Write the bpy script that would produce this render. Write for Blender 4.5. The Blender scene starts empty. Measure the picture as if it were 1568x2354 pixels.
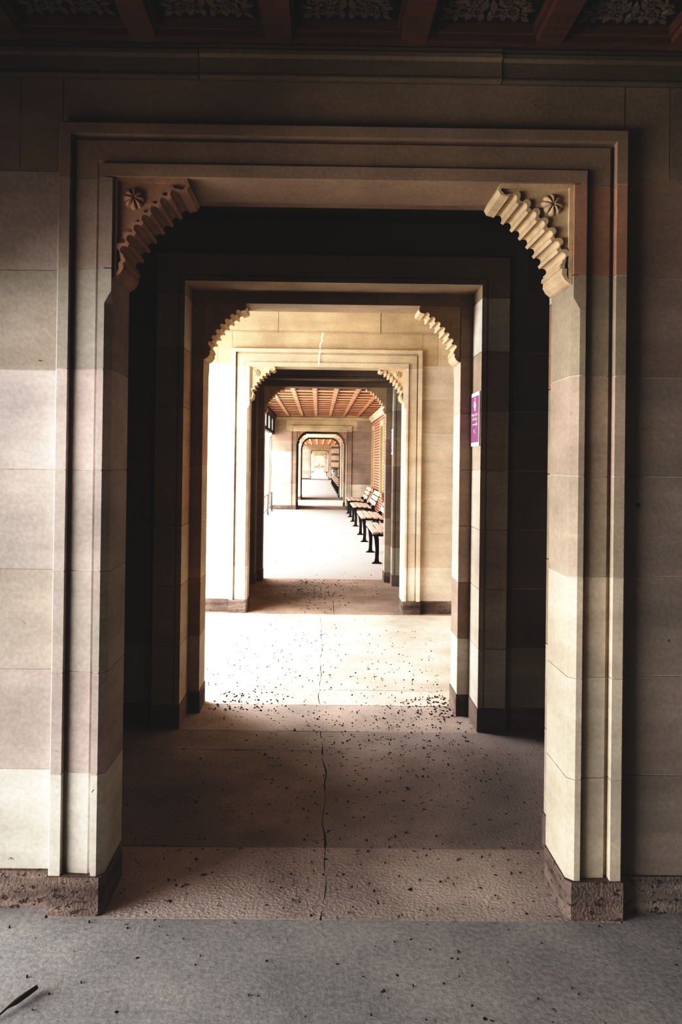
import bpy, bmesh, math, random
from mathutils import Vector, Matrix
PI = math.pi
SC = bpy.context.scene
COL = SC.collection
rnd = random.Random(7)

DESAT = .26; STONES = ('sandstone', 'weathered_plinth_stone', 'paving_stone')
# ------------------------------------------------------------------ helpers
class MB:
    """collects polygons with a tint each and links them as one mesh object"""
    def __init__(s): s.v = []; s.f = []; s.c = []; s.sm = []
    def poly(s, pts, c=(1, 1, 1), smooth=False):
        i = len(s.v); s.v += [tuple(p) for p in pts]
        s.f.append(tuple(range(i, i + len(pts)))); s.c.append(c); s.sm.append(smooth)
    def box(s, x0, x1, y0, y1, z0, z1, c=(1, 1, 1)):
        i = len(s.v)
        s.v += [(x0,y0,z0),(x1,y0,z0),(x1,y1,z0),(x0,y1,z0),(x0,y0,z1),(x1,y0,z1),(x1,y1,z1),(x0,y1,z1)]
        for q in ((0,3,2,1),(4,5,6,7),(0,1,5,4),(1,2,6,5),(2,3,7,6),(3,0,4,7)):
            s.f.append(tuple(i+k for k in q)); s.c.append(c); s.sm.append(False)
    def loft(s, rings, c=(1, 1, 1), caps=True, smooth=False, closed=True):
        i = len(s.v); n = len(rings[0])
        for r in rings: s.v += [tuple(p) for p in r]
        for k in range(len(rings) - 1):
            for j in range(n if closed else n - 1):
                a = i + k*n + j; b = i + k*n + (j+1) % n
                s.f.append((a, b, b + n, a + n)); s.c.append(c); s.sm.append(smooth)
        if caps:
            s.f.append(tuple(range(i, i+n))[::-1]); s.c.append(c); s.sm.append(False)
            e = i + (len(rings)-1)*n
            s.f.append(tuple(range(e, e+n))); s.c.append(c); s.sm.append(False)
    def tube(s, pts, r, c=(1, 1, 1), n=8):
        pts = [Vector(p) for p in pts]
        rs = r if isinstance(r, (list, tuple)) else [r]*len(pts)
        rings = []
        for k, p in enumerate(pts):
            d = (pts[min(k+1, len(pts)-1)] - pts[max(k-1, 0)]).normalized()
            up = Vector((0, 0, 1)) if abs(d.z) < .9 else Vector((0, 1, 0))
            a = d.cross(up).normalized(); b = d.cross(a)
            rings.append([p + a*math.cos(2*PI*j/n)*rs[k] + b*math.sin(2*PI*j/n)*rs[k] for j in range(n)])
        s.loft(rings, c, True, True)
    def lathe(s, prof, c=(1, 1, 1), n=20, x=0, y=0):
        s.loft([[(x+r*math.cos(2*PI*j/n), y+r*math.sin(2*PI*j/n), z) for j in range(n)] for r, z in prof], c, True, True)
    def build(s, name, m, parent=None, bevel=0, norm=True):
        me = bpy.data.meshes.new(name)
        me.from_pydata(s.v, [], s.f)
        at = me.color_attributes.new('tint', 'FLOAT_COLOR', 'CORNER')
        arr = []
        for p, c in zip(s.f, s.c):
            g = .3*c[0]+.5*c[1]+.2*c[2]; q = DESAT if m.name in STONES else 0
            c2 = [k*(1-q)+g*q*w for k, w in zip(c, (1.09, 1.0, .88))]
            for _ in p: arr += [c2[0], c2[1], c2[2], 1.0]
        at.data.foreach_set('color', arr)
        me.polygons.foreach_set('use_smooth', s.sm)
        if norm:
            bm = bmesh.new(); bm.from_mesh(me)
            bmesh.ops.recalc_face_normals(bm, faces=bm.faces); bm.to_mesh(me); bm.free()
        me.materials.append(m)
        o = bpy.data.objects.new(name, me); COL.objects.link(o)
        if parent: o.parent = parent
        if bevel:
            b = o.modifiers.new('bevel', 'BEVEL'); b.width = bevel; b.segments = 2; b.limit_method = 'ANGLE'
        return o

def tag(o, label, cat, group=None, kind=None):
    o['label'] = label; o['category'] = cat
    if group: o['group'] = group
    if kind: o['kind'] = kind
    return o
def struct(o, label=None, cat=None):
    o['kind'] = 'structure'
    if label: o['label'] = label
    if cat: o['category'] = cat
    return o
def empty(name, loc, rz=0):
    o = bpy.data.objects.new(name, None); COL.objects.link(o)
    o.location = loc; o.rotation_euler = (0, 0, rz); o.empty_display_size = .1
    return o
def copy_tree(o, parent=None):
    c = o.copy(); COL.objects.link(c)
    if parent: c.parent = parent
    for ch in list(o.children): copy_tree(ch, c)
    return c

# ------------------------------------------------------------------ materials
def nodes(name):
    m = bpy.data.materials.new(name); m.use_nodes = True
    nt = m.node_tree; b = nt.nodes['Principled BSDF']
    b.inputs['Specular IOR Level'].default_value = .25
    return m, nt, b
def N(nt, t, **kw):
    n = nt.nodes.new(t)
    for k, v in kw.items():
        if k in n.inputs: n.inputs[k].default_value = v
        else: setattr(n, k, v)
    return n
def mixc(nt, fac, a, b, mode='MIX'):
    m = nt.nodes.new('ShaderNodeMix'); m.data_type = 'RGBA'; m.blend_type = mode
    for i, v in ((0, fac), (6, a), (7, b)):
        if hasattr(v, 'is_output'): nt.links.new(v, m.inputs[i])
        else: m.inputs[i].default_value = v if i == 0 else (*v, 1)
    return m.outputs[2]
def ramp(nt, src, stops):
    r = nt.nodes.new('ShaderNodeValToRGB'); e = r.color_ramp.elements
    while len(e) < len(stops): e.new(.5)
    for k, (p, c) in enumerate(stops):
        e[k].position = p; e[k].color = (c, c, c, 1) if not isinstance(c, tuple) else (*c, 1)
    nt.links.new(src, r.inputs[0]); return r.outputs[0]
def noise(nt, co, scale, detail=4, stretch=None, rough=.55):
    if stretch:
        mp = nt.nodes.new('ShaderNodeMapping'); mp.inputs['Scale'].default_value = stretch
        nt.links.new(co, mp.inputs[0]); co = mp.outputs[0]
    n = N(nt, 'ShaderNodeTexNoise', Scale=scale, Detail=detail, Roughness=rough)
    nt.links.new(co, n.inputs['Vector']); return n.outputs[0]
def bump(nt, b, h, strength=.3, dist=.01):
    n = N(nt, 'ShaderNodeBump', Strength=strength, Distance=dist)
    nt.links.new(h, n.inputs['Height']); nt.links.new(n.outputs[0], b.inputs['Normal'])

def stone_mat(name, pits=.66, var=.28, streak=.09, bstr=.25, dirt=(.05, .035, .03), scale=1.0):
    m, nt, b = nodes(name)
    co = nt.nodes.new('ShaderNodeTexCoord').outputs['Object']
    at = nt.nodes.new('ShaderNodeAttribute'); at.attribute_name = 'tint'
    n1 = noise(nt, co, 1.9*scale, 5); n2 = noise(nt, co, 5*scale, 5, (.35, .35, 2.6)); n3 = noise(nt, co, 70*scale, 3)
    f1 = ramp(nt, n1, [(.3, 1-var), (.7, 1+var*.55)])
    c = mixc(nt, 1, at.outputs['Color'], f1, 'MULTIPLY')
    f2 = ramp(nt, n2, [(.35, 1-streak), (.65, 1+streak*.6)])
    c = mixc(nt, 1, c, f2, 'MULTIPLY')
    f3 = ramp(nt, n3, [(.3, .9), (.7, 1.07)])
    c = mixc(nt, 1, c, f3, 'MULTIPLY')
    n4 = noise(nt, co, 22*scale, 3, (1, 1, 1.6), .7)
    pit = ramp(nt, n4, [(pits, 0), (pits+.06, 1)])
    c = mixc(nt, pit, c, dirt)
    nt.links.new(c, b.inputs['Base Color']); b.inputs['Roughness'].default_value = .9
    hs = nt.nodes.new('ShaderNodeMath'); hs.operation = 'SUBTRACT'
    nt.links.new(n3, hs.inputs[0]); nt.links.new(pit, hs.inputs[1])
    bump(nt, b, hs.outputs[0], bstr, .004)
    return m
def plain(name, col, rough=.6, metal=0, var=.12, scale=30, stretch=None, spec=.25, bstr=0):
    m, nt, b = nodes(name)
    co = nt.nodes.new('ShaderNodeTexCoord').outputs['Object']
    n = noise(nt, co, scale, 4, stretch)
    c = mixc(nt, 1, col, ramp(nt, n, [(.3, 1-var), (.7, 1+var)]), 'MULTIPLY')
    nt.links.new(c, b.inputs['Base Color']); b.inputs['Roughness'].default_value = rough
    b.inputs['Metallic'].default_value = metal; b.inputs['Specular IOR Level'].default_value = spec
    if bstr: bump(nt, b, n, bstr, .004)
    return m
def tinted_wood(name):
    m, nt, b = nodes(name)
    co = nt.nodes.new('ShaderNodeTexCoord').outputs['Object']
    at = nt.nodes.new('ShaderNodeAttribute'); at.attribute_name = 'tint'
    n = noise(nt, co, 6, 4, (1, 6, 6)); n2 = noise(nt, co, 3, 3)
    c = mixc(nt, 1, at.outputs['Color'], ramp(nt, n, [(.3, .75), (.7, 1.15)]), 'MULTIPLY')
    c = mixc(nt, 1, c, ramp(nt, n2, [(.3, .8), (.7, 1.15)]), 'MULTIPLY')
    nt.links.new(c, b.inputs['Base Color']); b.inputs['Roughness'].default_value = .6
    return m
M = {}
M['stone'] = stone_mat('sandstone', pits=.725, dirt=(.11, .085, .07))
M['plinth'] = stone_mat('weathered_plinth_stone', pits=.60, var=.5, streak=.45, bstr=1.4, dirt=(.13, .09, .075), scale=1.5)
M['flag'] = stone_mat('paving_stone', pits=.635, var=.3, streak=.12, bstr=1.1, dirt=(.035, .028, .026), scale=1.1)
M['wood'] = tinted_wood('ceiling_timber')
M['carve'] = plain('carved_panel_paint', (.155, .125, .10), .7, scale=20)
M['iron'] = plain('black_cast_iron', (.022, .022, .022), .45, .3, spec=.4)
M['slat'] = plain('bench_slat_timber', (.50, .39, .33), .6, scale=6, stretch=(6, .6, 6))
M['purple'] = plain('purple_sign_vinyl', (.30, .075, .23), .4, var=.05, spec=.4)
M['white'] = plain('white_sign_board', (.86, .88, .88), .4, var=.02, spec=.4)
M['red'] = plain('red_brown_timber', (.26, .055, .03), .6, scale=8)
M['steel'] = plain('galvanised_pipe', (.22, .23, .23), .4, .6)
M['bin'] = plain('pale_grey_bin_enamel', (.33, .325, .32), .45, var=.05)
M['bindark'] = plain('dark_grey_bin_lid', (.12, .115, .12), .45)
M['twig'] = plain('dry_bark', (.11, .07, .045), .9, scale=60, bstr=.5)
M['leaf'] = plain('dry_leaf_brown', (.05, .04, .032), .9, scale=40)
M['amber'] = plain('amber_window_stone', (.52, .42, .24), .6, scale=10)
M['outdoor'] = plain('sunlit_gravel', (.62, .58, .52), .9, scale=3)
M['darkframe'] = plain('dark_green_window_frame', (.02, .026, .022), .5)
def glass_mat():
    m, nt, b = nodes('window_glass')
    b.inputs['Base Color'].default_value = (.9, .95, .93, 1); b.inputs['Roughness'].default_value = .05
    b.inputs['Transmission Weight'].default_value = 1; b.inputs['IOR'].default_value = 1.2
    return m
M['glass'] = glass_mat()
M['frost'] = plain('frosted_pale_pane', (.8, .82, .82), .5, var=.05, scale=3); M['frost'].node_tree.nodes['Principled BSDF'].inputs['Transmission Weight'].default_value = .6
def concrete_mat(name, c0, c1, speck, sp=.66):
    m, nt, b = nodes(name)
    co = nt.nodes.new('ShaderNodeTexCoord').outputs['Object']
    n1 = noise(nt, co, 2.6, 6, None, .6); n2 = noise(nt, co, 60, 4, None, .7); n3 = noise(nt, co, 26, 2, None, .5)
    c = mixc(nt, ramp(nt, n1, [(.32, 0), (.68, 1)]), c0, c1)
    c = mixc(nt, 1, c, ramp(nt, n2, [(.3, .72), (.7, 1.22)]), 'MULTIPLY')
    v = N(nt, 'ShaderNodeTexVoronoi', Scale=24); nt.links.new(co, v.inputs['Vector'])
    sk = ramp(nt, v.outputs['Distance'], [(.0, 1), (.14, 1), (.2, 0)])
    mm = nt.nodes.new('ShaderNodeMath'); mm.operation = 'MULTIPLY'
    nt.links.new(sk, mm.inputs[0]); nt.links.new(ramp(nt, n3, [(sp-.08, 0), (sp-.04, 1)]), mm.inputs[1])
    c = mixc(nt, mm.outputs[0], c, speck)
    nt.links.new(c, b.inputs['Base Color']); b.inputs['Roughness'].default_value = .85
    bump(nt, b, n2, .45, .004)
    return m
M['concrete'] = concrete_mat('blue_grey_concrete', (.33, .335, .35), (.47, .465, .455), (.03, .035, .04))
M['paleconc'] = concrete_mat('pale_concrete', (.46, .46, .455), (.51, .505, .49), (.14, .12, .11), .7)
def brick_mat():
    m, nt, b = nodes('red_brick_with_pale_mortar')
    co = nt.nodes.new('ShaderNodeTexCoord').outputs['Object']
    sp = nt.nodes.new('ShaderNodeSeparateXYZ'); nt.links.new(co, sp.inputs[0])
    cb = nt.nodes.new('ShaderNodeCombineXYZ')
    nt.links.new(sp.outputs[1], cb.inputs[0]); nt.links.new(sp.outputs[2], cb.inputs[1])
    t = nt.nodes.new('ShaderNodeTexBrick'); nt.links.new(cb.outputs[0], t.inputs['Vector'])
    t.inputs['Color1'].default_value = (.32, .085, .045, 1); t.inputs['Color2'].default_value = (.22, .07, .045, 1)
    t.inputs['Mortar'].default_value = (.66, .57, .47, 1); t.inputs['Scale'].default_value = 1
    t.inputs['Mortar Size'].default_value = .009; t.inputs['Brick Width'].default_value = .23; t.inputs['Row Height'].default_value = .076
    nt.links.new(t.outputs['Color'], b.inputs['Base Color']); b.inputs['Roughness'].default_value = .85
    return m
M['brick'] = brick_mat()

# ------------------------------------------------------------------ dimensions (metres; x right, y along the cloister, z up)
HW, H = .765, 2.435            # bracketed opening: half width, height
W = 1.50                       # half width of the cloister
PL, CH = .126, .334            # plinth height, course height
SOF = 2.885                    # underside of timber ceiling
MORTAR = (.62, .55, .47)
PAL = [(.47,.36,.28), (.55,.45,.35), (.42,.31,.25), (.50,.40,.36), (.60,.52,.42), (.44,.36,.32), (.52,.40,.29)]
CREAM = (.66, .60, .51); REDB = (.42, .26, .18); PLC = (.25, .185, .16)

def courses(): return [(PL + k*CH, PL + (k+1)*CH) for k in range(7)]

def rand_cols(n, seed, pal=PAL, low=CREAM):
    r = random.Random(seed); out = [low]
    while len(out) < n: out.append(r.choice(pal))
    return out

def yy(y0, s, u): return y0 + s*u
def sweep_station(prof, kind, z=None):
    """ring of (x,u,z) of a surround profile [(t,u)]"""
    if kind == 'L':  return [(-(HW+t), u, z) for t, u in prof]
    if kind == 'R':  return [((HW+t), u, z) for t, u in prof]
    if kind == 'TL': return [(-(HW+t), u, H+t) for t, u in prof]
    if kind == 'TR': return [((HW+t), u, H+t) for t, u in prof]

BACK = .24
JT = 2.433
def prof_a(ch):   # ch: chamfer of the inner arris
    return [(0, BACK), (0, ch+.0004), (ch+.0004, 0), (.042, 0), (.044, .020), (.050, .020), (.056, .017), (.126, .021), (.128, .034), (.141, .034), (.1412, 0), (.176, 0), (.18, .004), (.18, BACK)]
PROF_B = [(.07, BACK-.012), (.07, .50), (.098, .50), (.100, .488), (.105, .488), (.107, .497), (.205, .497), (.207, .50), (.225, .50), (.225, .44), (.181, .44), (.181, BACK-.012)]
PROF_PA = [(-.004, BACK), (-.004, .012), (.012, -.006), (.184, -.006), (.184, BACK)]
PROF_PB = [(.066, BACK-.011), (.066, .506), (.229, .506), (.229, .44), (.181, .44), (.181, BACK-.011)]
CORE_A = [(.0025, BACK-.006), (.0025, .0255), (.0255, .0025), (.0405, .0025), (.0425, .023), (.050, .023), (.056, .0195), (.124, .0245), (.126, .037), (.1435, .037), (.1437, .0025), (.1775, .0025), (.1775, BACK-.006)]
CORE_B = [(.076, BACK), (.076, .484), (.219, .484), (.219, .44), (.175, .44), (.175, BACK)]
G = .0016

def surround(trim_name, y0, s, jl, jr, lint, label, white_crack=False, chamber=True):
    X = lambda ring: [(x, yy(y0, s, u), z) for x, u, z in ring]
    mb = MB()
    mb.loft([X(sweep_station(CORE_A, 'L', .01)), X(sweep_station(CORE_A, 'TL')), X(sweep_station(CORE_A, 'TR')), X(sweep_station(CORE_A, 'R', .01))], MORTAR)
    for side, cols in (('L', jl), ('R', jr)):
        for k, (z0, z1) in enumerate(courses()):
            za, zb = z0+G, (z1 if k < 6 else JT)-G
            if k < 5: st = [(za, .022), (zb, .022)]
            elif k == 5: st = [(za, .022), (2.015, .022), (2.055, 0), (zb, 0)]
            else: st = [(za, 0), (zb, 0)]
            mb.loft([X(sweep_station(prof_a(c), side, z)) for z, c in st], cols[k])
    pz = JT+G
    mb.loft([X(sweep_station(prof_a(0), 'L', pz)), X(sweep_station(prof_a(0), 'TL')), X(sweep_station(prof_a(0), 'TR')), X(sweep_station(prof_a(0), 'R', pz))], lint)
    if white_crack:
        pts = [(-.045, 2.79), (-.06, 2.73), (-.055, 2.70), (-.075, 2.66), (-.072, 2.60), (-.085, 2.55), (-.083, 2.49), (-.09, 2.45)]
        for (xa, za), (xb, zb) in zip(pts, pts[1:]):
            ua = .044 if za > 2.616 else -.001
            mb.poly([(xa-.006, yy(y0, s, ua), za), (xa+.006, yy(y0, s, ua), za), (xb+.006, yy(y0, s, ua), zb), (xb-.006, yy(y0, s, ua), zb)], (.95, .93, .9))
    o = struct(mb.build(trim_name, M['stone']), label, 'doorway')
    pb = MB()
    for side in 'LR': pb.loft([X(sweep_station(PROF_PA, side, 0.0)), X(sweep_station(PROF_PA, side, PL))], PLC)
    pb.build('plinth_block', M['plinth'], o)
    if chamber:
        cb = MB()
        cb.loft([X(sweep_station(CORE_B, 'L', .01)), X(sweep_station(CORE_B, 'TL')), X(sweep_station(CORE_B, 'TR')), X(sweep_station(CORE_B, 'R', .01))], MORTAR)
        for side, cols in (('L', jl), ('R', jr)):
            for k, (z0, z1) in enumerate(courses()):
                cb.loft([X(sweep_station(PROF_B, side, z0+G)), X(sweep_station(PROF_B, side, (z1 if k < 6 else JT)-G))], cols[(k+1) % 7 if k else 0])
        cb.loft([X(sweep_station(PROF_B, 'L', pz)), X(sweep_station(PROF_B, 'TL')), X(sweep_station(PROF_B, 'TR')), X(sweep_station(PROF_B, 'R', pz))], lint)
        for side in 'LR': cb.loft([X(sweep_station(PROF_PB, side, 0.0)), X(sweep_station(PROF_PB, side, PL))], PLC)
        cb.build('plain_back_frame', M['stone'], o)
    return o

def end_wall(name, y0, s, wl, wr, lint, side_l, side_r, label, top=3.3, wx=(-W-.06, W+.06), string=True, holes=False, string_top=None, xsplit=None, plinth_r=PLC):
    """ashlar wall pierced by the doorway, faces at u=.045 and u=.46"""
    mb = MB(); pm = MB(); F, B = .045, .46
    def blk(x0, x1, z0, z1, c, f=F):
        ya, yb = sorted((yy(y0, s, f), yy(y0, s, B)))
        mb.box(x0+G, x1-G, ya, yb, z0+G, z1-G, c)
    def core(x0, x1, z0, z1):
        ya, yb = sorted((yy(y0, s, F+.004), yy(y0, s, B-.004)))
        mb.box(x0+.003, x1-.003, ya, yb, z0+.001, z1-.001, MORTAR)
    e = HW + .1795
    core(wx[0], -e, 0, top); core(e, wx[1], 0, top); core(-e, e, H+.18, top)
    for sg, cols in ((-1, wl), (1, wr)):
        xo = wx[0] if sg < 0 else wx[1]
        a, b = sorted((sg*e, xo))
        pm.box(a+G, b-G, min(yy(y0, s, F-.01), yy(y0, s, B)), max(yy(y0, s, F-.01), yy(y0, s, B)), 0, PL-G, PLC if sg < 0 else plinth_r)
        for k, (z0, z1) in enumerate(courses()):
            j = xsplit[k] if xsplit else None
            blk(a, b, z0, z1, cols[k])
    zl, zt = PL+7*CH, 2.78
    blk(-1.09, -e, zl, zt, lint); blk(e, 1.10, zl, zt, lint); 
    ya, yb = sorted((yy(y0, s, F), yy(y0, s, B)))
    mb.box(-e-.004, e+.004, ya, yb, H+.178, zt-G, lint)
    blk(wx[0], -1.09, zl, zt, side_l); blk(1.10, wx[1], zl, zt, side_r)
    blk(wx[0], wx[1], zt, top, lint)
    if holes:
        yf = yy(y0, s, F-.001)
        for x, z, r in ((1.005, 1.367, .0085), (.0, 0, 0)):
            if r: mb.poly([(x+r*math.cos(a*PI/6), yf, z+r*math.sin(a*PI/6)) for a in range(12)], (.02, .02, .02))
    o = struct(mb.build(name, M['stone']), label, 'wall')
    pm.build('plinth_course', M['plinth'], o)
    if string:
        st = MB(); zb = string_top or SOF
        pr = [(.06, zt), (.018, zt), (.018, zt+.006), (.024, zt+.01), (.024, zt+(zb-zt)*.60), (.012, zt+(zb-zt)*.68), (.012, zt+(zb-zt)*.82), (.02, zt+(zb-zt)*.86), (.02, zb), (.06, zb)]
        xs = [wx[0], -.49, .525, wx[1]]
        for k in range(3):
            d = (0, -.005, 0)[k]
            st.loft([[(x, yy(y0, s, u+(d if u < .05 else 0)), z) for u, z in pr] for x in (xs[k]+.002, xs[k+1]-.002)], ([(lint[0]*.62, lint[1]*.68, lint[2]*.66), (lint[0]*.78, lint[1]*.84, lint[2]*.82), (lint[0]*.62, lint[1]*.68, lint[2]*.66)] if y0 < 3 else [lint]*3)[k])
        st.build('string_course', M['stone'], o)
    return o

# ------------------------------------------------------------------ carved brackets
def scallop(off=0.0):
    """front outline of the bracket from the tip at the top to the foot at the jamb: (a inward, b down)"""
    p0, p1 = Vector((.222, .043)), Vector((.033, .262)); n = 7
    ctr = (p0+p1)/2; ch = p1-p0; nrm = Vector((-ch.y, ch.x)).normalized()
    if nrm.x > 0: nrm = -nrm          # towards the corner
    def base(t): return p0 + ch*t + nrm*(.022*4*t*(1-t))
    pts = []
    for k in range(n):
        a, b = base(k/n), base((k+1)/n)
        c = (a+b)/2; d = (b-a); L = d.length; d.normalize(); q = Vector((-d.y, d.x))
        if q.x > 0: q = -q
        pts.append(a + d*L*.04 + q*0); pts.append(a + d*L*.14)
        for j in range(1, 8):
            th = PI*j/8
            pts.append(c - d*math.cos(th)*L*.36 + q*math.sin(th)*L*.46)
        pts.append(b - d*L*.14); pts.append(b - d*L*.04)
    if off:
        pts = [p + nrm*off*(1.0) for p in pts]
    head = [Vector((.243-off*.3, .0+off)), Vector((.252-off*.6, .022)), Vector((.243-off, .038))]
    foot = [Vector((.040-off*.9, .268)), Vector((.042-off, .280)), Vector((.034-off, .283)), Vector((.036-off, .300)), Vector((.026-off*.8, .318)), Vector((.012-off*.2, .330-off)), Vector((.0015+off*.1, .334-off*1.2))]
    return head + pts + foot
def bracket_mesh(sg):
    """sg=+1: on the left jamb (a -> +x); looks towards -y"""
    mb = MB(); out = scallop(); c = (1, 1, 1)
    P = lambda p, u: (sg*p[0], u, -p[1])
    poly = [Vector((0, 0))] + out
    f0, f1, dep = .012, .026, .232
    # body behind the recessed panel
    mb.loft([[P(p, f1) for p in poly], [P(p, dep) for p in poly]], c)
    ins = [Vector((max(p.x, .013), max(p.y, .011))) for p in scallop(.016)]
    corner_o, corner_i = Vector((0, 0)), Vector((.013, .011))
    o2 = [corner_o] + out; i2 = [corner_i] + ins
    n = len(o2)
    for j in range(n):
        k = (j+1) % n
        mb.poly([P(o2[j], f0), P(o2[k], f0), P(i2[k], f0), P(i2[j], f0)], c)
        mb.poly([P(i2[j], f0), P(i2[k], f0), P(i2[k], f1), P(i2[j], f1)], c)
        mb.poly([P(o2[j], f0), P(o2[k], f0), P(o2[k], f1), P(o2[j], f1)], c)
    return mb
def rosette_mesh(sg):
    mb = MB(); nr, na, R = 7, 64, .038; rings = []
    for i in range(nr):
        r = i/(nr-1); ring = []
        for j in range(na):
            th = 2*PI*j/na; w = abs(math.cos(4*th+.2))
            rr = R*r*(.86+.14*min(1, w*1.6)); h = .020*math.sqrt(max(0, 1-r**2.4))*(.30+.70*min(1, w*1.25)) if r > 0 else .009
            ring.append((sg*.067+rr*math.cos(th), .027-h, -.066+rr*math.sin(th)))
        rings.append(ring)
    mb.loft(rings, (1, 1, 1), caps=False, smooth=True)
    return mb
BR = {}
def bracket_material(name, col):
    m, nt, b = nodes(name)
    co = nt.nodes.new('ShaderNodeTexCoord').outputs['Object']
    n = noise(nt, co, 9, 5); n2 = noise(nt, co, 120, 3)
    c = mixc(nt, 1, col, ramp(nt, n, [(.3, .78), (.7, 1.15)]), 'MULTIPLY')
    c = mixc(nt, 1, c, ramp(nt, n2, [(.3, .9), (.7, 1.08)]), 'MULTIPLY')
    nt.links.new(c, b.inputs['Base Color']); b.inputs['Roughness'].default_value = .9
    bump(nt, b, n2, .2, .003)
    return m
M['br_red'] = bracket_material('carved_red_sandstone', (.36, .235, .17))
M['br_tan'] = bracket_material('carved_tan_sandstone', (.50, .385, .265))
def bracket(side, y0, s, mat, label):
    """side -1: left jamb, +1: right jamb as seen along +y"""
    key = (side*s, mat)
    if key not in BR:
        sg = -side*s      # mesh sign before a half turn
        root = bracket_mesh(sg).build('carved_bracket', M[mat])
        rosette_mesh(sg).build('rosette', M[mat], root, norm=True)
        BR[key] = root; o = root
    else: o = copy_tree(BR[key])
    o.location = (side*HW, y0, H); o.rotation_euler = (0, 0, 0 if s > 0 else PI)
    tag(o, label, 'bracket', 'carved scalloped brackets in the doorway corners')
    return o

# ------------------------------------------------------------------ the doorways
J1L = [(.62,.58,.52), (.46,.38,.36), (.46,.41,.37), (.50,.44,.41), (.56,.47,.45), (.38,.345,.305), (.36,.28,.24)]
J1R = [(.64,.56,.44), (.66,.58,.46), (.64,.54,.42), (.46,.37,.28), (.45,.345,.265), (.36,.29,.21), (.40,.22,.14)]
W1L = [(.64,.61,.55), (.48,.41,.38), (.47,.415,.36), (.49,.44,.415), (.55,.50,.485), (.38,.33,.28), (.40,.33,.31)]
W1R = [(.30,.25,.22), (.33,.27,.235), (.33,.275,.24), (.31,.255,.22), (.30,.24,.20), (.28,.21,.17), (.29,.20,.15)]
LINT = (.31, .225, .15)  # tinted darker to stand for weak light high on the wall
Y = {1: 2.529, 2: 4.79, 3: 7.565, 4: 9.81, 5: 23.8, 6: 29.8, 7: 63.4, 8: 71.2, 9: 105.0, 10: 121.0}

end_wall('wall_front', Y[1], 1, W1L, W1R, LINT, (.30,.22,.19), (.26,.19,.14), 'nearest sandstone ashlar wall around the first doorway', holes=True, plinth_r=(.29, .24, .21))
surround('trim_1', Y[1], 1, J1L, J1R, (.31,.215,.15), 'stepped sandstone surround of the nearest doorway, with square plinth blocks')
bracket(-1, Y[1], 1, 'br_red', 'carved scalloped bracket with rosette, upper left corner of the nearest doorway')
bracket(1, Y[1], 1, 'br_tan', 'carved scalloped bracket with rosette, upper right corner of the nearest doorway')

J2L = [(.50,.42,.33), (.44,.30,.22), (.52,.40,.29), (.55,.42,.30), (.52,.34,.22), (.50,.36,.24), (.44,.30,.2)]
J2R = [(.64,.60,.54), (.36,.27,.22), (.58,.50,.42), (.56,.46,.40), (.60,.5,.42), (.5,.4,.32), (.42,.32,.25)]
W2_SHADE = [(.38,.34,.25), (.22,.17,.14), (.24,.19,.15), (.22,.16,.135), (.21,.17,.135), (.18,.14,.11), (.165,.125,.1)]  # lobby shade put into the stone tints of these walls
end_wall('wall_front.001', Y[2], -1, W2_SHADE, W2_SHADE, (.22,.17,.12), (.16,.12,.1), (.16,.12,.1), 'sandstone wall around the second doorway, tinted dark for lobby shade', string=False)
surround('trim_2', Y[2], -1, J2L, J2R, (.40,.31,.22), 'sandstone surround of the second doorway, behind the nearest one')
bracket(-1, Y[2], -1, 'br_tan', 'scalloped bracket in dark silhouette, upper left corner of the second doorway')
bracket(1, Y[2], -1, 'br_tan', 'scalloped bracket in dark silhouette, upper right corner of the second doorway')

def light_cols(seed): return rand_cols(7, seed, [(.62,.53,.42), (.58,.48,.38), (.64,.56,.46), (.60,.48,.36), (.56,.47,.40)], (.68,.62,.53))
GOLD = (.46, .35, .21)
end_wall('wall_front.002', Y[3], 1, light_cols(1), [(a*.88, b*.87, c*.86) for a, b, c in light_cols(2)], GOLD, GOLD, (.52,.4,.27), 'sunlit golden sandstone wall around the third doorway', top=3.6, string_top=3.3)
surround('trim_3', Y[3], 1, light_cols(3), light_cols(4), (.50,.40,.275), 'sunlit sandstone surround of the third doorway', white_crack=True)
bracket(-1, Y[3], 1, 'br_tan', 'sunlit cream bracket with rosette, upper left corner of the third doorway')
bracket(1, Y[3], 1, 'br_tan', 'sunlit cream bracket with rosette, upper right corner of the third doorway')
end_wall('wall_front.003', Y[4], -1, W2_SHADE, W2_SHADE, (.22,.17,.12), (.16,.12,.1), (.16,.12,.1), 'sandstone wall around the fourth doorway, tinted dark for lobby shade', string=False)
surround('trim_4', Y[4], -1, [(.3,.24,.19)]*7, [(a*.72, b*.72, c*.68) for a, b, c in rand_cols(7, 5)], (.26,.2,.15), 'sandstone surround of the fourth doorway, framing the bench gallery')  # jamb tints lowered to paint in the lobby shade
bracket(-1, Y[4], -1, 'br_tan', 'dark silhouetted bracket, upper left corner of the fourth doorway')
bracket(1, Y[4], -1, 'br_tan', 'dark silhouetted bracket, upper right corner of the fourth doorway')

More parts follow.
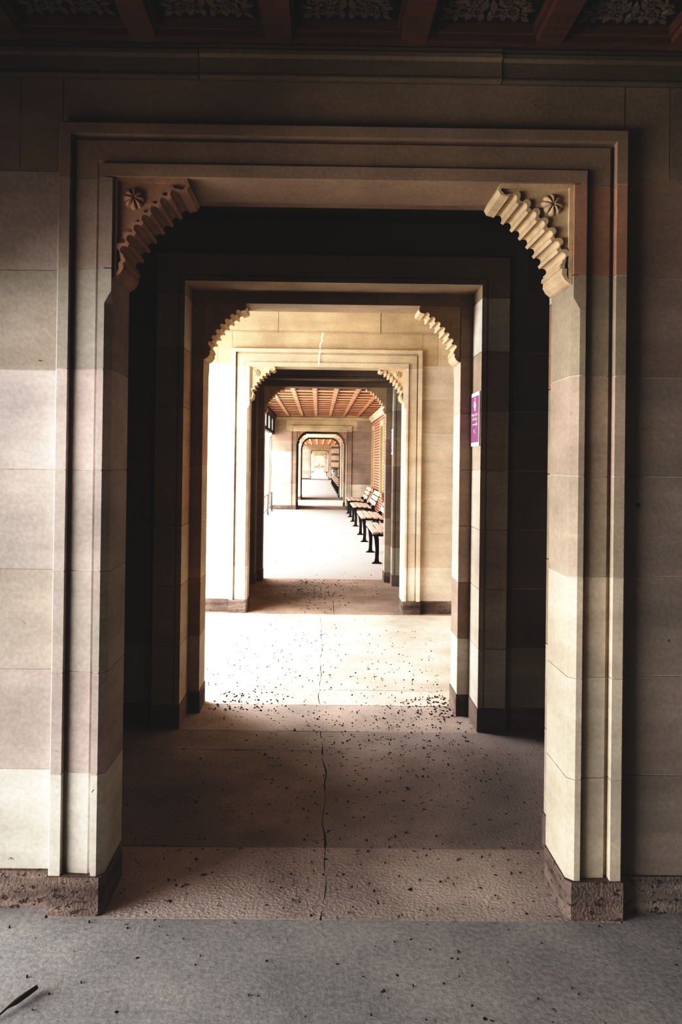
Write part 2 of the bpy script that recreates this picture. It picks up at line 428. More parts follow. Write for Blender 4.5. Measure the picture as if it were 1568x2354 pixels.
DEP = 2.245
def rear(n, ordn, cols):
    """closed lobby behind a doorway and the bracketed doorway at its far side"""
    end_wall('wall_front.%03d' % (n+20), Y[n]+DEP, -1, W2_SHADE, W2_SHADE, (.22,.17,.12), (.16,.12,.1), (.16,.12,.1), 'far side of the lobby behind the %s doorway' % ordn, string=False)
    surround('trim_%d' % (n+20), Y[n]+DEP, -1, cols, cols, (.30,.23,.16), 'rear surround of the lobby behind the %s doorway' % ordn)
    for sd, w in ((-1, 'left'), (1, 'right')): bracket(sd, Y[n]+DEP, -1, 'br_red', 'rear bracket in dark silhouette, upper %s corner of the lobby behind the %s doorway' % (w, ordn))
W5L = [(.68,.63,.55), (.62,.55,.48), (.62,.54,.46), (.64,.57,.5), (.66,.6,.52), (.50,.36,.28), (.44,.30,.23)]
W5R = [(.62,.55,.46), (.60,.53,.44), (.32,.24,.2), (.29,.215,.17), (.31,.235,.19), (.34,.255,.2), (.32,.235,.19)]  # right side tinted darker than left, standing for daylight falling off
J5 = [(.46,.41,.33), (.42,.36,.29), (.34,.25,.2), (.34,.26,.2), (.36,.27,.21), (.32,.225,.17), (.29,.2,.15)]
end_wall('wall_front.004', Y[5], 1, W5L, W5R, (.58,.45,.27), (.40,.29,.2), (.40,.29,.22), 'far end wall of the bench gallery, around the fifth doorway')
surround('trim_5', Y[5], 1, J5, J5, (.60,.48,.3), 'pale sandstone surround of the fifth doorway, beyond the benches')
rear(5, 'fifth', J5)
bracket(-1, Y[5], 1, 'br_red', 'small far bracket, upper left corner of the fifth doorway, beyond the benches')
bracket(1, Y[5], 1, 'br_red', 'small far bracket, upper right corner of the fifth doorway, beyond the benches')
end_wall('wall_front.005', Y[6], 1, light_cols(8), light_cols(9), (.62,.54,.4), GOLD, GOLD, 'bright wall around the sixth doorway')
surround('trim_6', Y[6], 1, light_cols(10), light_cols(11), (.64,.57,.44), 'bright cream surround of the sixth doorway', chamber=False)
rear(6, 'sixth', J5)
bracket(-1, Y[6], 1, 'br_tan', 'tiny cream bracket, upper left corner of the sixth doorway')
bracket(1, Y[6], 1, 'br_tan', 'tiny cream bracket, upper right corner of the sixth doorway')
for n, (ordn, mat) in {7: ('seventh', 'br_red'), 8: ('eighth', 'br_tan'), 9: ('ninth', 'br_tan'), 10: ('tenth', 'br_tan')}.items():
    end_wall('wall_front.%03d' % (n-1), Y[n], 1, light_cols(20+n), light_cols(30+n), GOLD, (.6,.42,.3), (.6,.42,.3), 'distant wall around the %s doorway' % ordn)
    surround('trim_%d' % n, Y[n], 1, light_cols(40+n), light_cols(50+n), GOLD, 'distant sandstone surround of the %s doorway' % ordn, chamber=False)
    if n == 7: rear(7, 'seventh', J5)
    bracket(-1, Y[n], 1, mat, 'distant bracket, upper left corner of the %s doorway' % ordn)
    bracket(1, Y[n], 1, mat, 'distant bracket, upper right corner of the %s doorway' % ordn)

# ------------------------------------------------------------------ side walls, floors, ceilings
def side_wall(name, x, sg, y0, y1, top, opening=None, mat='stone', col=(.45,.36,.28), label=''):
    """wall at x (inner face), thickness .3 outwards; opening (ya, yb, za, zb)"""
    mb = MB(); xa, xb = sorted((x, x+sg*.3))
    def pan(ya, yb, za, zb):
        if yb-ya > .01 and zb-za > .01: mb.box(xa, xb, ya, yb, za, zb, col)
    if opening:
        ya, yb, za, zb = opening
        pan(y0, ya, 0, top); pan(yb, y1, 0, top); pan(ya, yb, 0, za); pan(ya, yb, zb, top)
    else: pan(y0, y1, 0, top)
    return struct(mb.build(name, M[mat]), label, 'wall')
e2 = W+.055
side_wall('wall_left', -e2, -1, -3.5, 2.57, 3.3, (-.6, 2.40, 0, 1.95), label='left wall of the near bay, open to daylight')
side_wall('wall_right', e2, 1, -3.5, 2.57, 3.3, None, col=(.1,.08,.065), label='right wall of the near bay, darkened to cut bounce')  # out of view; coloured dark to cut light bounced onto the doorway
o = MB(); o.box(-e2-.3, e2+.3, -3.8, -3.5, 0, 3.3, (.12,.10,.085)); struct(o.build('wall_back', M['stone']), 'wall behind the viewer', 'wall')  # unseen wall, darkened to keep bounced light low
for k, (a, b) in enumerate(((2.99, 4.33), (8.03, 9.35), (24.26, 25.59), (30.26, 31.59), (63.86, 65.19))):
    side_wall('wall_left.%03d' % (k+21), -e2, -1, a, b, 3.3, None, col=(.07,.056,.045), label='closed left wall of a dark lobby')  # near-black tint on both lobby sides stands for shade
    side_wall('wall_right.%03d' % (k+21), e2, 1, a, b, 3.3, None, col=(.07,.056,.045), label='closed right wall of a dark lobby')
side_wall('wall_left.003', -e2, -1, 4.745, 7.61, 3.6, (4.75, 7.60, 0, 2.75), label='open left side of the sunlit bay')
side_wall('wall_right.003', e2, 1, 4.745, 7.61, 3.6, None, col=(.55,.45,.34), label='right wall of the sunlit bay')
# bench gallery: open colonnade on the left, brick wall on the right
side_wall('wall_left.004', -e2, -1, 9.765, 23.84, 3.2, (9.80, 23.82, 0, 2.86), label='open left side of the bench gallery')
WIN = [(19.25, 20.35), (22.45, 23.45), (12.6, 13.7), (16.0, 17.1)]
bw = MB(); ys = 9.765
WZ0, WZ1 = .70, 2.60; XB = W+.055
for a, b in sorted(WIN):
    bw.box(XB, XB+.3, ys, a, 0, 2.72); bw.box(XB, XB+.3, a, b, 0, WZ0); bw.box(XB, XB+.3, a, b, WZ1, 2.72); ys = b
bw.box(XB, XB+.3, ys, 23.84, 0, 2.72)
struct(bw.build('wall_right.004', M['brick']), 'red brick wall with pale mortar behind the benches', 'wall')
for k, (a, b) in enumerate(WIN):
    fm = MB(); c = (.70, .60, .40)
    fm.box(XB-.015, XB+.2, a-.005, a+.13, WZ0, WZ1, c); fm.box(XB-.015, XB+.2, b-.13, b+.005, WZ0, WZ1, c)
    fm.box(XB-.015, XB+.2, a+.13, b-.13, WZ1-.16, WZ1+.005, c); fm.box(XB-.03, XB+.2, a-.05, b+.05, WZ0-.09, WZ0+.03, c)
    w = struct(fm.build('window_%d' % (k+2), M['amber']), 'narrow stone framed window in the brick wall', 'window')
    pn = MB(); pn.box(XB+.13, XB+.14, a+.13, b-.13, WZ0+.03, WZ1-.16); pn.build('pane', M['darkframe'], w)
cv = MB()
cv.loft([[(XB, y, 2.72), (XB-.02, y, 2.72), (XB-.03, y, 2.77), (XB-.09, y, 2.82), (XB-.09, y, SOF-.004), (XB+.3, y, SOF-.004), (XB+.3, y, 2.72)] for y in (9.78, 23.82)], (.70, .58, .40))
struct(cv.build('trim_11', M['stone']), 'cream stone cornice above the brick wall', 'cornice')
for k, (a, b, nm) in enumerate(((26.0, 29.86, 'bay beyond the fifth doorway'), (32.0, 63.46, 'long far bench gallery'), (65.6, 71.26, 'far bay'), (71.66, 105.06, 'distant gallery'), (105.46, 121.06, 'last gallery'))):
    side_wall('wall_left.%03d' % (k+5), -e2, -1, a, b, 3.3, (a+.01, b-.01, 0, 2.8), label='open left side of the ' + nm)
    side_wall('wall_right.%03d' % (k+5), e2, 1, a, b, 3.3, None, col=(.4,.32,.24), label='right wall of the ' + nm)
# banded pier by the seventh doorway
bp = MB(); z = 0; k = 0
while z < SOF-.02:
    h = .37 if k % 2 == 0 else .17; c = (.62,.49,.35) if k % 2 == 0 else (.24,.15,.11)
    bp.box(.92, e2, 60.2, 61.0, z, min(z+h, SOF-.01), c); z += h; k += 1
struct(bp.build('trim_12', M['stone']), 'pier banded in cream and brown stone beside the seventh doorway', 'pier')

def slabs(name, lst, mat, label, bed=(.05,.04,.035)):
    mb = MB()
    x0, x1 = min(l[0] for l in lst), max(l[1] for l in lst); y0, y1 = min(l[2] for l in lst), max(l[3] for l in lst)
    mb.box(x0, x1, max(y0, 2.7), y1, -.08, -.006, bed)
    if y0 < 2.7: mb.box(-.946, .946, y0, 2.7, -.08, -.006, bed)
    r = random.Random(len(lst)*3+int(y0*10))
    for a, b, c, d, col in lst:
        g = .002; n = max(3, int((d-c)/.06)); m = max(2, int((b-a)/.2))
        def jit(p): return p+r.uniform(-.003, .003)
        def wan(x, y): return x if abs(x-C) > 1e-6 else x+.010*math.sin(2.1*y+.6)+.006*math.sin(7.3*y)+.004*math.sin(19*y)
        bot = [(jit(wan(a, c+g+(d-c-2*g)*i/n)+g), c+g+(d-c-2*g)*i/n) for i in range(n+1)] + [(a+g+(b-a-2*g)*i/m, jit(d-g)) for i in range(1, m)] + [(jit(wan(b, d-g-(d-c-2*g)*i/n)-g), d-g-(d-c-2*g)*i/n) for i in range(n+1)] + [(b-g-(b-a-2*g)*i/m, jit(c+g)) for i in range(1, m)]
        mb.loft([[(x, y, -.03) for x, y in bot], [(x, y, 0) for x, y in bot]], col)
    return struct(mb.build(name, M[mat]), label, 'floor')
f = MB(); f.box(-e2-.3, e2+.3, -3.8, 2.512, -.08, 0); f.box(-e2-.3, -.948, 2.512, 2.66, -.08, 0); f.box(.948, e2+.3, 2.512, 2.66, -.08, 0); struct(f.build('floor', M['concrete']), 'blue grey concrete floor of the near bay', 'floor')
C = -.036
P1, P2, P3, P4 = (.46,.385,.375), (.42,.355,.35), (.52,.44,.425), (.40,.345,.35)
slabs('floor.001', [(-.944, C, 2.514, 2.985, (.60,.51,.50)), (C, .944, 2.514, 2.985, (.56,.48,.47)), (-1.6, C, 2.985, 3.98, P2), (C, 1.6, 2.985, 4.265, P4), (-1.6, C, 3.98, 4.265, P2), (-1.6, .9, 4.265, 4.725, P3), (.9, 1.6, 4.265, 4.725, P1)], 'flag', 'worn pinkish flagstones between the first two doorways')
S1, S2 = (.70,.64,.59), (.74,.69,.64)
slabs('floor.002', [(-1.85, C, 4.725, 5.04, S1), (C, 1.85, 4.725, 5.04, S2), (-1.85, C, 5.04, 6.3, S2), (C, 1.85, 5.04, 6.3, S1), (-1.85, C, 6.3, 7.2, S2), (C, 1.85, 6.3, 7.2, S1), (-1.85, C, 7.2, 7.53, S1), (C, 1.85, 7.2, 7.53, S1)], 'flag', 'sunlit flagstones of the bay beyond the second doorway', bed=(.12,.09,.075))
R1, R2 = (.42,.30,.24), (.40,.30,.25)
slabs('floor.003', [(-1.6, .1, 7.53, 8.3, R1), (.1, 1.6, 7.53, 8.3, R2), (-1.6, C, 8.3, 9.2, R2), (C, 1.6, 8.3, 9.2, R1), (-1.6, 1.6, 9.2, 9.79, R1)], 'flag', 'reddish flagstones between the third and fourth doorways')
f = MB()
for a, b in ((9.79, 15.985), (16.015, 23.78)): f.box(-1.86, 1.86, a, b, -.08, 0)
jo = MB(); jo.box(-1.85, 1.85, 15.98, 16.02, -.08, -.004)
gf = struct(f.build('floor.004', M['paleconc']), 'pale concrete floor of the bench gallery', 'floor'); jo.build('expansion_joint', M['leaf'], gf)
slabs('floor.005', [(-1.6, 1.6, 23.78, 26.03, R1), (-1.86, 1.86, 26.03, 29.8, S1), (-1.6, 1.6, 29.8, 32.0, R2)], 'flag', 'flagstones beyond the fifth doorway')
f = MB(); f.box(-1.86, 1.86, 32.0, 121.5, -.08, 0); struct(f.build('floor.006', M['paleconc']), 'pale concrete floor of the far galleries', 'floor')
g = MB(); g.poly([(-60, -10, -.1), (40, -10, -.1), (40, 240, -.1), (-60, 240, -.1)]); struct(g.build('ground', M['outdoor']), 'pale ground outside the cloister', 'ground')

DK, LT, PN = (.11,.05,.032), (.66,.42,.27), (.30,.145,.08)
def coffers(name, y0, y1, x0, x1, z, px, py, label, beam, soffit, panel, bw=.10, rec=.055, carve_rows=0):
    root = MB(); 
    nx = max(1, round((x1-x0)/px)); px = (x1-x0)/nx; ny = max(1, round((y1-y0)/py)); py = (y1-y0)/ny
    root.box(x0, x1, y0, y1, z+rec, z+rec+.05, panel)
    for i in range(nx+1):
        xc = x0+i*px; a, b = max(x0, xc-bw/2), min(x1, xc+bw/2)
        root.box(a, b, y0, y1, z, z+rec, soffit)
        root.box(max(x0, a-.012), min(x1, b+.012), y0, y1, z+.022, z+rec, beam)
    for j in range(ny+1):
        yc = y0+j*py; a, b = max(y0, yc-bw/2*.8), min(y1, yc+bw/2*.8)
        root.box(x0, x1, a, b, z+.002, z+rec, beam)
        root.box(x0, x1, max(y0, a-.012), min(y1, b+.012), z+.024, z+rec, soffit)
    o = struct(root.build(name, M['wood']), label, 'ceiling')
    return o, nx, ny, px, py
def spiral(cx, cy, r, turns, a0, sg):
    n = int(turns*14); return [(cx+r*(1-.85*k/n)*math.cos(a0+sg*2*PI*turns*k/n), cy+r*(1-.85*k/n)*math.sin(a0+sg*2*PI*turns*k/n)) for k in range(n+1)]
def scroll_panel(w, d):
    """flat carved scrollwork, centred, facing down"""
    mb = MB(); 
    for sx in (-1, 1):
        for sy in (-1, 1):
            for (cx, cy, r, t, a0, sg, wd) in ((.56, .62, .20, 1.35, .4, 1, .011), (.22, .66, .15, 1.2, 2.2, -1, .010), (.80, .36, .13, 1.1, 4.3, -1, .009), (.40, .25, .2, 1.3, 1.0, 1, .011), (.83, .80, .10, .9, 2.6, 1, .009)):
                pts = spiral(cx*w/2, cy*d/2, r*w/2, t, a0, sg)
                L = len(pts)
                for k in range(L-1):
                    (xa, ya), (xb, yb) = pts[k], pts[k+1]
                    dx, dy = xb-xa, yb-ya; q = math.hypot(dx, dy) or 1; nx_, ny_ = -dy/q*wd*(1.1-.6*k/L), dx/q*wd*(1.1-.6*k/L)
                    ring = [(xa+nx_, ya+ny_), (xa-nx_, ya-ny_), (xb-nx_, yb-ny_), (xb+nx_, yb+ny_)]
                    mb.loft([[(sx*x, sy*y, -.010) for x, y in ring], [(sx*x, sy*y, 0) for x, y in ring]])
            for (lx, ly, an, ln) in ((.9, .9, .78, .16), (.68, .88, 1.9, .15), (.9, .58, -.3, .15), (.38, .84, 1.2, .16), (.62, .30, .2, .17), (.1, .45, 1.4, .2), (.1, .85, 1.57, .16)):
                x, y, l = lx*w/2, ly*d/2, ln*w/2; ca, sa = math.cos(an), math.sin(an)
                pr = [(-1, 0), (-.3, .42), (.4, .38), (1, 0), (.4, -.38), (-.3, -.42)]
                ring = [(x+l*(p*ca-q*sa), y+l*(p*sa+q*ca)) for p, q in pr]
                mb.loft([[(sx*a, sy*b, -.011) for a, b in ring], [(sx*a, sy*b, 0) for a, b in ring]])
    return mb
ceil, nx, ny, px, py = coffers('ceiling', -3.5, 2.535, -e2, e2, SOF, .44, .44, 'coffered timber ceiling with carved panels over the near bay, tinted dark for shade', (.13,.062,.04), (.15,.075,.048), (.02,.018,.017), bw=.085)  # timber colours lowered to paint in the dimness overhead
first = None
for j in (ny-1, ny-2):
    for i in range(nx):
        if first is None:
            first = scroll_panel(px-.16, py-.14).build('carved_panel', M['carve'], ceil); p = first
        else: p = first.copy(); COL.objects.link(p); p.parent = ceil
        p.location = (-e2+(i+.5)*px, -3.5+(j+.5)*py, SOF+.056)
def gallery_ceiling():
    mb = MB(); x0, x1, y0, y1, z = -1.46, XB-.02, 9.80, 23.80, SOF; n = 7; px = (x1-x0)/n; py = .667
    mb.box(-e2, x1, y0, y1, z+.07, z+.12, PN)
    k = 0; y = y0
    while y < y1-.05:
        yb = min(y+.36, y1)
        mb.box(x0, x1, y, yb, z+.028, z+.07, LT if k % 3 else (.54,.30,.16))  # pale tone paints the bounce-lit soffits
        mb.box(x0, x1, y-.025, y, z+.019, z+.07, DK)
        mb.box(x0, x1, y-.05, y-.025, z+.025, z+.07, PN)
        mb.box(x0, x1, yb, min(yb+.03, y1), z+.026, z+.07, DK)
        y += py; k += 1
    for i in range(n+1):
        xc = x0+i*px
        mb.box(max(x0, xc-.04), min(x1, xc+.045), y0, y1, z+.022, z+.07, (.52,.31,.19))
        mb.box(max(x0, xc+.045), min(x1, xc+.068), y0, y1, z+.016, z+.07, (.13,.05,.03))  # dark strip painted in as the shadow side of the rib
    struct(mb.build('ceiling.001', M['wood']), 'orange coffered timber ceiling above the benches', 'ceiling')
gallery_ceiling()
coffers('ceiling.002', 32.05, 63.4, -e2, e2, SOF, .47, 2.4, 'orange timber ceiling of the long far gallery', (.5,.17,.075), (.8,.55,.38), (.5,.17,.075), bw=.10, rec=.05)
for k, (a, b, z, c) in enumerate(((2.99, 4.34, 2.86, (.07,.056,.045)), (4.7, 7.62, 3.33, (.6,.48,.34)), (8.02, 9.36, 2.86, (.07,.056,.045)), (24.25, 25.6, 2.86, (.07,.056,.045)), (30.25, 31.6, 2.86, (.07,.056,.045)), (63.85, 65.2, 2.86, (.07,.056,.045)), (25.99, 29.87, 3.33, (.5,.4,.3)), (65.55, 71.3, 2.95, (.6,.45,.3)), (71.6, 121.0, 2.95, (.6,.38,.24)))):  # lobby ceilings tinted near black to stand for shade
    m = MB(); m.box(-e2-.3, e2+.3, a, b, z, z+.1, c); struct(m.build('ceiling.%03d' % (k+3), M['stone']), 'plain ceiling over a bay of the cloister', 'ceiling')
# timber fascia on the left of the bench gallery
m = MB(); m.loft([[(-1.56, y, 2.80), (-1.42, y, 2.80), (-1.42, y, 2.84), (-1.40, y, 2.86), (-1.40, y, SOF-.008), (-1.56, y, SOF-.008)] for y in (9.82, 23.79)], DK)
struct(m.build('trim_13', M['wood']), 'brown timber beam along the left side of the bench gallery ceiling', 'beam')

# window screen high on the left, far end of the bench gallery
XS = -1.5
m = MB(); m.box(XS-.05, XS+.05, 17.6, 23.78, 2.32, 2.40); m.box(XS-.05, XS+.05, 17.6, 23.78, 2.78, 2.83)
for y in (17.65, 19.2, 20.7, 22.2, 23.72): m.box(XS-.045, XS+.045, y-.045, y+.045, 2.40, 2.78)
w1 = struct(m.build('window_1', M['darkframe']), 'dark framed transom window high on the left of the bench gallery', 'window')
m = MB(); m.box(XS-.004, XS+.004, 17.7, 23.7, 2.40, 2.78); m.build('pane', M['frost'], w1)

# ------------------------------------------------------------------ column and rail on the left of the bench gallery
def column(y, label):
    t = empty('stone_column', (-1.56, y, 0)); tag(t, label, 'column')
    m = MB(); m.box(-.1, .1, -.1, .1, 0, .10, CREAM); m.lathe([(.095, .10), (.095, .14), (.075, .17), (.08, .20), (.066, .22)], CREAM); m.build('base', M['stone'], t)
    m = MB(); m.lathe([(.062, .22), (.064, .9), (.058, 1.6), (.052, 2.05)], CREAM); m.build('shaft', M['stone'], t)
    m = MB(); m.lathe([(.054, 2.05), (.064, 2.06), (.056, 2.08), (.062, 2.12), (.092, 2.22), (.088, 2.23)], CREAM); m.box(-.1, .1, -.1, .1, 2.23, 2.32, CREAM); m.build('capital', M['stone'], t)
column(22.5, 'pale round stone column under the dark transom at the left of the gallery')
t = empty('pipe_railing', (-1.475, 22.15, 0)); tag(t, 'low steel pipe railing on the left edge of the bench gallery', 'railing')
for y in (-.85, .85):
    m = MB(); m.tube([(0, y, 0), (0, y, .02)], .05); m.tube([(0, y, 0), (0, y, .52), (0, y-.03, .555), (0, y-.06, .56)], .022); m.build('post', M['steel'], t)
for z in (.56, .16):
    m = MB(); m.tube([(0, -2.6, z), (0, .85, z)], .012); m.build('rail', M['steel'], t)

# ------------------------------------------------------------------ benches
def make_bench():
    t = empty('park_bench', (0, 0, 0)); L = .86
    # seat slats (front at x=0)
    sz = [(.0, .470, -8), (.112, .482, 0), (.224, .478, 3), (.336, .468, 7)]
    for x, z, a in sz:
        m = MB(); ca, sa = math.cos(math.radians(a)), math.sin(math.radians(a))
        pr = [(0, 0), (.086, 0), (.086, .032), (0, .032)]
        m.loft([[(x+p*ca+q*sa, y, z-p*sa+q*ca-.03) for p, q in pr] for y in (-L, L)])
        m.build('seat_slat', M['slat'], t, .004)
    for x, z in ((.475, .50), (.525, .605), (.575, .71)):
        m = MB(); a = math.radians(25); ca, sa = math.cos(a), math.sin(a)
        pr = [(0, 0), (.03, 0), (.03, .098), (0, .098)]
        m.loft([[(x+p*ca+q*sa, y, z-p*sa+q*ca) for p, q in pr] for y in (-L, L)])
        m.build('back_slat', M['slat'], t, .004)
    for sy in (-1, 1):
        y = sy*.70
        def strip(pts, w, th=.03, name='x'):
            m = MB(); rings = []
            for k, (x, z, ww) in enumerate(pts):
                x0, z0, _ = pts[max(0, k-1)]; x1, z1, _ = pts[min(len(pts)-1, k+1)]
                d = math.hypot(x1-x0, z1-z0); nx_, nz_ = -(z1-z0)/d, (x1-x0)/d
                rings.append([(x+nx_*ww, y-th, z+nz_*ww), (x+nx_*ww, y+th, z+nz_*ww), (x-nx_*ww, y+th, z-nz_*ww), (x-nx_*ww, y-th, z-nz_*ww)])
            m.loft(rings); return m
        fl = strip([(.05, .43, .035), (.065, .36, .032), (.075, .22, .026), (.072, .08, .026), (.070, .03, .034), (.070, .012, .06)], .03)
        fl.box(.0, .14, y-.05, y+.05, 0, .014); fl.build('leg', M['iron'], t)
        bl = strip([(.46, .44, .035), (.50, .33, .032), (.56, .18, .026), (.60, .06, .026), (.61, .02, .045)], .03)
        bl.box(.54, .68, y-.05, y+.05, 0, .014); bl.build('leg', M['iron'], t)
        strip([(.0, .425, .016), (.10, .43, .026), (.24, .43, .026), (.40, .425, .030), (.47, .46, .034)], .03).build('seat_support', M['iron'], t)
        strip([(.47, .44, .034), (.515, .52, .03), (.565, .63, .026), (.615, .74, .022), (.64, .80, .012)], .03).build('back_support', M['iron'], t)
    return t
bench = make_bench(); used = False
def put_bench(x, y, label, group):
    global used
    o = bench if not used else copy_tree(bench)
    used = True
    o.location = (x, y, 0); tag(o, label, 'bench', group)
gb = 'slatted benches along the brick wall'
for y, l in ((12.06, 'nearest slatted bench, cut off by the fourth doorway, its seat end showing'), (15.12, 'second slatted bench along the brick wall, counting from the near end'), (18.55, 'third slatted bench along the brick wall, white back slats showing'), (21.55, 'last slatted bench along the brick wall, next to the far end wall')):
    put_bench(.735, y, l, gb)
ords = ['first', 'second', 'third', 'fourth', 'fifth', 'sixth', 'seventh']
for k in range(7):
    put_bench(.755, 33.6+3.1*k, 'tiny far bench seen through the fifth doorway, %s of its row' % ords[k], 'far benches beyond the sixth doorway')
put_bench(.70, 80.0, 'speck of a bench in the distant gallery on the right', 'distant benches')

# ------------------------------------------------------------------ litter bin
t = empty('litter_bin', (1.12, 56.5, 0)); tag(t, 'pale grey cylindrical litter bin behind the far row of benches', 'bin')
m = MB(); m.lathe([(.19, 0), (.20, .02), (.20, .86), (.195, .88)]); m.build('bin_body', M['bin'], t)
m = MB(); m.lathe([(.205, .88), (.21, .90), (.20, .97), (.15, 1.03), (.06, 1.06), (.01, 1.065)]); m.build('bin_lid', M['bindark'], t)
m = MB(); m.loft([[(.055*math.cos(a*PI/6)-.08, -.203, .78+.055*math.sin(a*PI/6)) for a in range(12)], [(.055*math.cos(a*PI/6)-.08, -.15, .78+.055*math.sin(a*PI/6)) for a in range(12)]]); m.build('bin_opening', M['iron'], t)

# ------------------------------------------------------------------ signs on the right hand reveals
def text(s, size, loc, parent, mat, rot):
    cu = bpy.data.curves.new('lettering', 'FONT'); cu.body = s; cu.size = size; cu.align_x = 'CENTER'; cu.extrude = .0004
    cu.materials.append(mat); tmp = bpy.data.objects.new('t', cu); COL.objects.link(tmp)
    dg = bpy.context.evaluated_depsgraph_get(); me = bpy.data.meshes.new_from_object(tmp.evaluated_get(dg)); bpy.data.objects.remove(tmp)
    o = bpy.data.objects.new('lettering', me); COL.objects.link(o)
    o.location = loc; o.rotation_euler = rot; o.parent = parent; return o
def sign(y, label):
    x = HW+.07-.001
    t = empty('direction_sign', (x, y, 1.60)); tag(t, label, 'sign', 'purple direction signs on doorway reveals')
    # local: y runs away from the viewer = left on the sign
    m = MB(); m.box(-.006, 0, -.114, .114, 0, .31); m.build('sign_board', M['white'], t)
    m = MB(); m.box(-.0075, -.005, -.098, .100, .022, .288); m.build('coloured_panel', M['purple'], t)
    m = MB(); X = -.0085
    def fl(pts): m.loft([[(X, -p, q) for p, q in pts], [(X+.0015, -p, q) for p, q in pts]])
    def ring(cx, cz, rx, rz, w):
        for k in range(20):
            a, b = 2*PI*k/20, 2*PI*(k+1)/20
            fl([(cx+rx*math.cos(a), cz+rz*math.sin(a)), (cx+rx*math.cos(b), cz+rz*math.sin(b)), (cx+(rx-w)*math.cos(b), cz+(rz-w)*math.sin(b)), (cx+(rx-w)*math.cos(a), cz+(rz-w)*math.sin(a))])
    ring(.004, .265, .02, .016, .005); ring(-.026, .243, .018, .016, .004)
    fl([(-.014, .252), (.0, .262), (.022, .25), (.03, .236), (.022, .222), (.018, .21), (.024, .205), (-.016, .205), (-.010, .215), (-.022, .23)])
    m.build('jug_symbol', M['white'], t)
    R = (PI/2, 0, -PI/2)
    text('Museum Exhibit', .027, (X, 0, .174), t, M['white'], R)
    text('archaeology', .029, (X, 0, .150), t, M['white'], R)
    m = MB(); fl([(-.07, .1235), (.045, .1235), (.045, .1285), (-.07, .1285)]); fl([(.042, .112), (.072, .126), (.042, .140)]); m.build('arrow', M['white'], t)
    text('WC', .034, (X, 0, .074), t, M['white'], R)
sign(4.418, 'purple white-bordered sign with arrow on the reveal right of the second doorway')
sign(9.43, 'small distant purple sign seen edge-on, on the right reveal of the fourth doorway')

# ------------------------------------------------------------------ twig, leaf litter
m = MB(); pts = [(-.935, 2.035, .006), (-.912, 2.055, .007), (-.895, 2.085, .012), (-.880, 2.105, .014), (-.862, 2.135, .014), (-.845, 2.165, .013)]
m.tube(pts, [.002, .0025, .003, .0075, .0075, .006], n=7)
tag(m.build('dry_twig', M['twig']), 'dry brown twig lying on the grey concrete at lower left', 'twig')
m = MB(); r = random.Random(3)
def flake(x, y, sz):
    a = r.uniform(0, PI); ca, sa = math.cos(a), math.sin(a); l, w = sz, sz*r.uniform(.3, .8)
    p = [(-l, 0), (-.3*l, w), (.5*l, .8*w), (l, 0), (.4*l, -w), (-.4*l, -.8*w)]
    ring = [(x+u*ca-v*sa, y+u*sa+v*ca) for u, v in p]; h = r.uniform(.003, .008)
    m.loft([[(X, Y_, .0005) for X, Y_ in ring], [(x+(X-x)*.8, y+(Y_-y)*.8, h) for X, Y_ in ring]])
for _ in range(380):
    x = r.triangular(-.7, .84, .6); y = r.triangular(3.1, 4.95, 4.5); flake(x, y, r.uniform(.002, .006))
for _ in range(90): flake(r.triangular(.3, .78, .74), r.uniform(4.5, 4.95), r.uniform(.004, .009))
for _ in range(90): flake(r.triangular(-.72, -.2, -.6), r.uniform(4.6, 5.0), r.uniform(.004, .009))
for _ in range(260): flake(r.uniform(-.8, .85), r.triangular(4.8, 7.4, 5.2), r.uniform(.003, .007))
for _ in range(230): flake(r.triangular(-.7, .72, -.1), r.triangular(7.5, 9.8, 9.5), r.uniform(.003, .011))
for _ in range(26): flake(r.uniform(-1.0, .75), r.uniform(9.9, 14), r.uniform(.004, .011))
for _ in range(60): flake(r.uniform(-1.3, 1.3), r.uniform(1.9, 2.5), r.uniform(.002, .0045))
for _ in range(60): flake(r.uniform(-.7, .7), r.uniform(2.53, 3.1), r.uniform(.0025, .006))
tag(m.build('leaf_litter', M['leaf']), 'dark crumbs of dry leaf scattered over the paving', 'leaf litter', kind='stuff')

# ------------------------------------------------------------------ the court at the far end
m = MB(); m.box(-2.2, 2.2, 126, 127.5, -.09, .16, (.7,.66,.6)); struct(m.build('trim_14', M['stone']), 'pale stone step at the far end of the cloister', 'step')
t = empty('reclining_chair', (-.30, 150, .16)); tag(t, 'far red-brown timber reclining chair with raised back, left of the stool', 'chair')
m = MB(); m.tube([(-.5, 0, .32), (-.1, 0, .42), (.12, 0, .38)], .05); m.build('seat', M['red'], t)
m = MB(); m.tube([(.12, 0, .38), (.28, 0, .6), (.40, 0, .88)], .06); m.build('backrest', M['red'], t)
for a, b in ((-.5, -.35), (-.05, -.35), (.05, .35), (.2, .38)):
    m = MB(); m.tube([(a, 0, .34), (b, 0, 0)], .03); m.build('leg', M['red'], t)
t = empty('low_stool', (.68, 150.3, .16)); tag(t, 'far dark red-brown low stool with splayed legs, right of the reclining chair', 'stool')
m = MB(); m.tube([(-.36, 0, .38), (.0, 0, .42), (.40, 0, .34)], .06); m.build('seat', M['red'], t)
for a, b in ((-.3, -.42), (-.05, -.2), (.05, .22), (.38, .4)):
    m = MB(); m.tube([(a, 0, .36), (b, 0, 0)], .03); m.build('leg', M['red'], t)
m = MB(); m.box(-6, 6, 148, 170, -.1, .16, (.75,.7,.64)); m.build('terrace', M['outdoor']); struct(bpy.data.objects['terrace'], 'pale paved terrace in the far court', 'terrace')
m = MB(); m.box(-14, 14, 168, 169, 0, 14, (.80,.56,.42)); struct(m.build('wall_far', M['stone']), 'far pinkish building closing the view', 'wall')

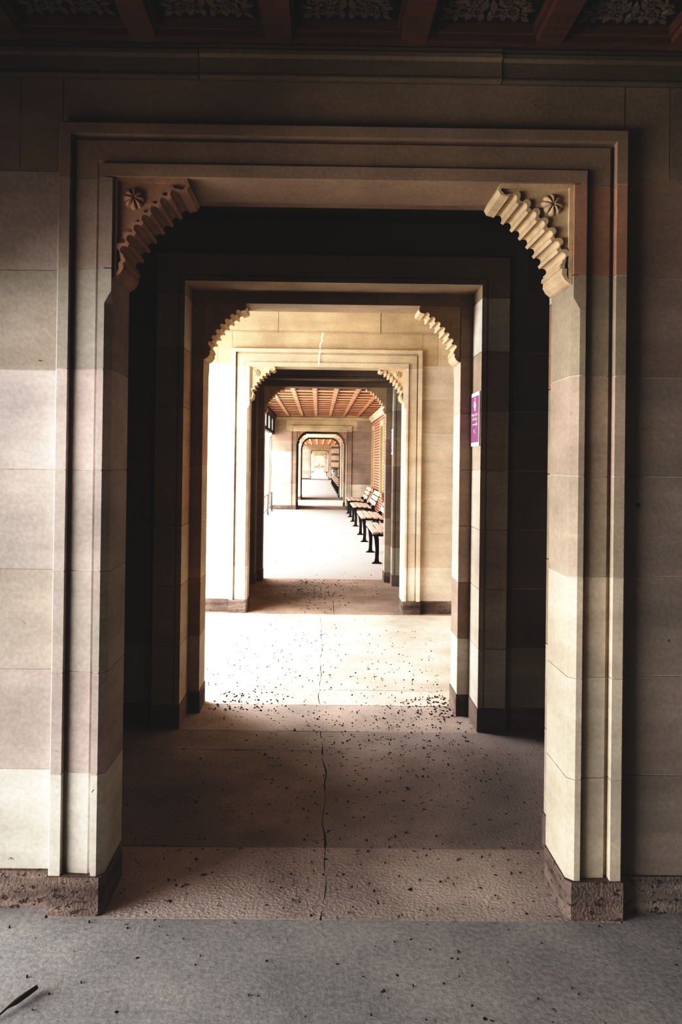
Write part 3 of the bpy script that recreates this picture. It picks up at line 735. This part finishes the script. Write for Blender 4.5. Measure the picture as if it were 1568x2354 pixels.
# ------------------------------------------------------------------ light
w = bpy.data.worlds.new('sky'); SC.world = w; w.use_nodes = True
bg = w.node_tree.nodes['Background']; bg.inputs[0].default_value = (.93, .96, 1.0, 1); bg.inputs[1].default_value = .65
sun = bpy.data.lights.new('sun', 'SUN'); sun.energy = 4.5; sun.angle = .05; sun.color = (1, .95, .88)
so = bpy.data.objects.new('sun', sun); COL.objects.link(so); so.rotation_euler = (math.radians(48), 0, 0)
def area(name, loc, rot, sx, sy, power, col=(1, 1, 1)):
    l = bpy.data.lights.new(name, 'AREA'); l.shape = 'RECTANGLE'; l.size = sx; l.size_y = sy; l.energy = power; l.color = col
    o = bpy.data.objects.new(name, l); COL.objects.link(o); o.location = loc; o.rotation_euler = rot; return o
# area lamps stand outdoors to the left of the openings and look towards +x
def side(name, y0, y1, z0, z1, power, tilt=0, x=-2.5, col=(1, .98, .95)):
    return area(name, (x, (y0+y1)/2, (z0+z1)/2), (0, -PI/2+math.radians(tilt), 0), z1-z0, y1-y0, power, col)
side('daylight_near', -1.6, 2.35, .05, 2.0, 550, 0, x=-4.6, col=(1, .985, .97))
side('daylight_second', 4.9, 7.4, .6, 2.9, 290, 36)
side('daylight_gallery', 10.2, 23.4, .8, 3.2, 1050, 48)
side('daylight_fifth', 26.3, 29.5, .5, 3.0, 330, 25)
side('daylight_far', 32.5, 63, .8, 3.2, 1500, 40)
side('daylight_farther', 64, 120, .8, 3.2, 3500, 25)

# ------------------------------------------------------------------ camera
F = 1760.0; FW, FH = 1568.0, 2354.0; VP = (733.0, 1061.0)
cam = bpy.data.cameras.new('camera'); co = bpy.data.objects.new('camera', cam); COL.objects.link(co); SC.camera = co
cam.sensor_fit = 'VERTICAL'; cam.sensor_height = 36; cam.lens = F*36/FH; cam.clip_start = .05; cam.clip_end = 500
yaw, pitch, roll = math.radians(.35), math.radians(.35), math.radians(-.75)
R = Matrix.Rotation(-yaw, 3, 'Z') @ Matrix.Rotation(PI/2+pitch, 3, 'X') @ Matrix.Rotation(-roll, 3, 'Z')
co.rotation_euler = R.to_euler(); co.location = (-.072, 0, 1.5)
d = R.transposed() @ Vector((0, 1, 0)); u, v = d.x/-d.z*F, d.y/-d.z*F
cam.shift_x = (FW/2 + u - VP[0])/FH; cam.shift_y = -(FH/2 - v - VP[1])/FH

TONE = [(.06, .026), (.2, .155), (.5, .54), (.8, .91)]
SC.view_settings.view_transform = 'Standard'
SC.view_settings.look = 'None'
SC.view_settings.exposure = 0
vs = SC.view_settings; vs.use_curve_mapping = True
cm = vs.curve_mapping; cu_ = cm.curves[3]; cu_.points[0].location = (0, .007)
for x, y in TONE: cu_.points.new(x, y)
cm.update()
SC.cycles.max_bounces = 10; SC.cycles.diffuse_bounces = 7; SC.cycles.sample_clamp_indirect = 6
SC.cycles.use_denoising = True
